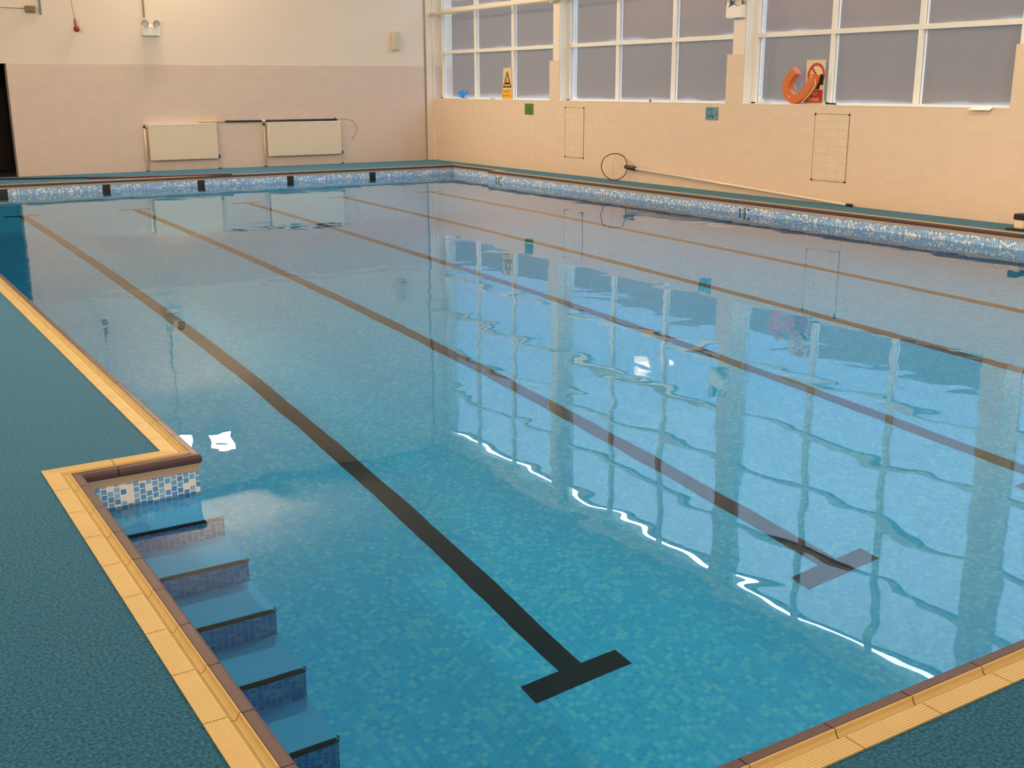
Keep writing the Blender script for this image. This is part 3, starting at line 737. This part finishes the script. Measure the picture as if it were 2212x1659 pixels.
def warning_sign():
    X = WX - .085
    root = empty('warning_sign', (X, 20.5, SILL), 'yellow warning board with black triangle standing on first window sill', 'sign')
    # board tapers slightly towards the top
    MB().prism([(20.72, SILL), (20.33, SILL), (20.345, 2.02), (20.655, 2.02)], X, X + .012, lambda u, v, d: (d, u, v)).build('board', M['signpale'], root)
    MB().prism([(20.71, SILL + .01), (20.335, SILL + .01), (20.34, 1.595), (20.70, 1.595)], X - .004, X + .001, lambda u, v, d: (d, u, v)).build('yellow_panel', M['signyellow'], root)
    yc = 20.50
    MB().prism([(yc + .175, 1.625), (yc - .165, 1.625), (yc, 1.955)], X - .004, X + .001, lambda u, v, d: (d, u, v)).build('triangle_border', M['signblack'], root)
    MB().prism([(yc + .125, 1.652), (yc - .118, 1.652), (yc, 1.89)], X - .006, X - .003, lambda u, v, d: (d, u, v)).build('triangle_field', M['signyellow'], root)
    b = MB(); b.prism([(yc + .10, 1.685), (yc - .09, 1.685), (yc - .06, 1.735), (yc - .02, 1.72), (yc + .02, 1.745), (yc + .06, 1.72)], X - .008, X - .005, lambda u, v, d: (d, u, v))
    b.prism([(yc + .035, 1.74), (yc + .015, 1.74), (yc + .03, 1.80), (yc + .045, 1.80)], X - .008, X - .005, lambda u, v, d: (d, u, v)); b.build('pictogram', M['signblack'], root)
    br = plain('brown lettering', (.30, .15, .02, 1), .6)
    text_mesh('lettering', 'DANGER', .07, br, (X - .005, 20.66, 1.52), (0, -1, 0), (0, 0, 1), root, sx=.95)
    text_mesh('lettering', 'DEEP WATER', .07, br, (X - .005, 20.70, 1.435), (0, -1, 0), (0, 0, 1), root, sx=.75)
warning_sign()

def sill_items():
    root = empty('bowl', (DX + .14, 22.33, SILL), 'bright blue shallow bowl tipped on its side on the first window sill', 'bowl')
    tilt = Vector((-.42, -.34, .84)).normalized(); q = tilt.to_track_quat('Z', 'Y').to_matrix().to_4x4(); q.translation = Vector((DX + .12, 22.33, SILL + .106))
    b = MB(); b.lathe([(0, -.062), (.045, -.060), (.085, -.042), (.118, 0), (.126, .004), (.115, -.004), (.08, -.032), (.04, -.046), (0, -.048)], 32, 0, q); b.build('bowl_body', M['blue'], root)
    f = MB(); f.lathe([(.05, -.056), (.048, -.074), (.042, -.074), (.040, -.056)], 24, 0, q); f.build('foot_ring', M['navy'], root)
    o = MB().rbox(DX + .03, DX + .09, 20.86, 20.98, SILL, SILL + .018, .005).build('sponge', M['grey']); tag(o, 'tiny dark grey block on the sill left of the yellow warning board', 'block')
    o = MB().tube([(DX + .17, 13.04, SILL + .055), (DX + .05, 12.86, SILL + .022)], .021, 12).build('rolled_cloth', M['white']); tag(o, 'small white roll leaning at the left end of the third window sill', 'cloth')
    root = empty('clip', (DX + .06, 11.5, SILL), 'small black clip lying on the sill right of the orange buoy', 'clip')
    MB().tube([(DX + .05, 11.60, SILL + .022), (DX + .06, 11.54, SILL + .014), (DX + .07, 11.44, SILL + .014)], [.02, .011, .013], 8).build('clip_body', M['signblack'], root)
    MB().tube([(DX + .07, 11.46, SILL + .014), (DX + .06, 11.41, SILL + .006)], .006, 6).build('clip_tail', M['signblack'], root)
    root = empty('window_handle', (DX + .01, 15.55, SILL), 'tiny black catch standing on the second window sill', 'catch')
    MB().rbox(DX + .0, DX + .03, 15.53, 15.575, SILL, SILL + .012, .003).build('base', M['signblack'], root)
    MB().tube([(DX + .015, 15.552, SILL + .008), (DX + .015, 15.552, SILL + .045)], .011, 8).build('stem', M['signblack'], root)
    b = MB(); z = SILL
    b.add([(DX + .16, 9.0, z + .010), (DX + .16, 8.74, z + .010), (DX - .012, 8.84, z + .008), (DX - .012, 9.12, z + .008), (DX - .06, 9.16, z - .028), (DX - .06, 8.86, z - .030),
           (DX + .16, 9.0, z + .002), (DX + .16, 8.74, z + .002), (DX - .008, 8.84, z + .001), (DX - .008, 9.12, z + .001), (DX - .058, 9.16, z - .034), (DX - .058, 8.86, z - .036)],
          [[0, 1, 2, 3], [3, 2, 5, 4], [7, 6, 9, 8], [8, 9, 10, 11], [0, 3, 9, 6], [3, 4, 10, 9], [1, 7, 8, 2], [2, 8, 11, 5], [0, 6, 7, 1], [4, 5, 11, 10]])
    o = b.build('papers', M['paper']); tag(o, 'white sheets of paper drooping over the sill at right end of third window', 'paper')
sill_items()

def bollard():
    x, y = 12.05, 8.02
    root = empty('lane_post', (x, y, 0), 'short cream post with black cap and black foot at right frame edge', 'post')
    MB().rbox(x - .12, x + .12, y - .12, y + .12, 0, .022, .006).build('foot', M['signblack'], root)
    MB().rbox(x - .055, x + .06, y - .06, y + .06, .02, .125, .01).build('shaft', M['pipe'], root)
    MB().rbox(x - .068, x + .075, y - .07, y + .07, .12, .19, .012).build('cap', M['signblack'], root)
bollard()

# ------------------------------------------------------------------ floodlights (above the frame, only the far wall pair seen in the water)
def floodlights():
    for (p, aim, w), v in zip(LAMPS, LAMP_DIR):
        q = v.to_track_quat('Z', 'Y').to_matrix().to_4x4(); q.translation = Vector(p) - v*.0
        root = empty('floodlight', p, 'warm floodlight high above the frame; far wall pair mirrored in water, others unseen extras', 'floodlight', 'floodlights high on the walls')
        b = MB(); a, c = (.24, .24) if p[0] == 6.9 else (.20, .16)
        s = [(-a, -c, -.03), (a, -c, -.03), (a, c, -.03), (-a, c, -.03), (-.12, -.09, -.16), (.12, -.09, -.16), (.12, .09, -.16), (-.12, .09, -.16)]
        b.add([q @ Vector(k) for k in s], [[4, 5, 6, 7], [0, 1, 5, 4], [1, 2, 6, 5], [2, 3, 7, 6], [3, 0, 4, 7]]); b.build('housing', M['housing'], root)
        l = MB(); l.add([q @ Vector(k) for k in [(-a, -c, -.03), (a, -c, -.03), (a, c, -.03), (-a, c, -.03)]], [[0, 1, 2, 3]]); l.build('lens', M['lens'], root)
        br = MB(); c0 = q @ Vector((0, 0, -.15)); w_ = Vector(c0)
        if p[1] > 20: w_.y = FY + .006
        elif p[2] > 6: w_.z = CZ
        elif p[1] < 0: w_.y = KY
        else: w_.x = LX
        br.tube([c0, w_], .025, 8); br.build('bracket', M['housing'], root)
floodlights()
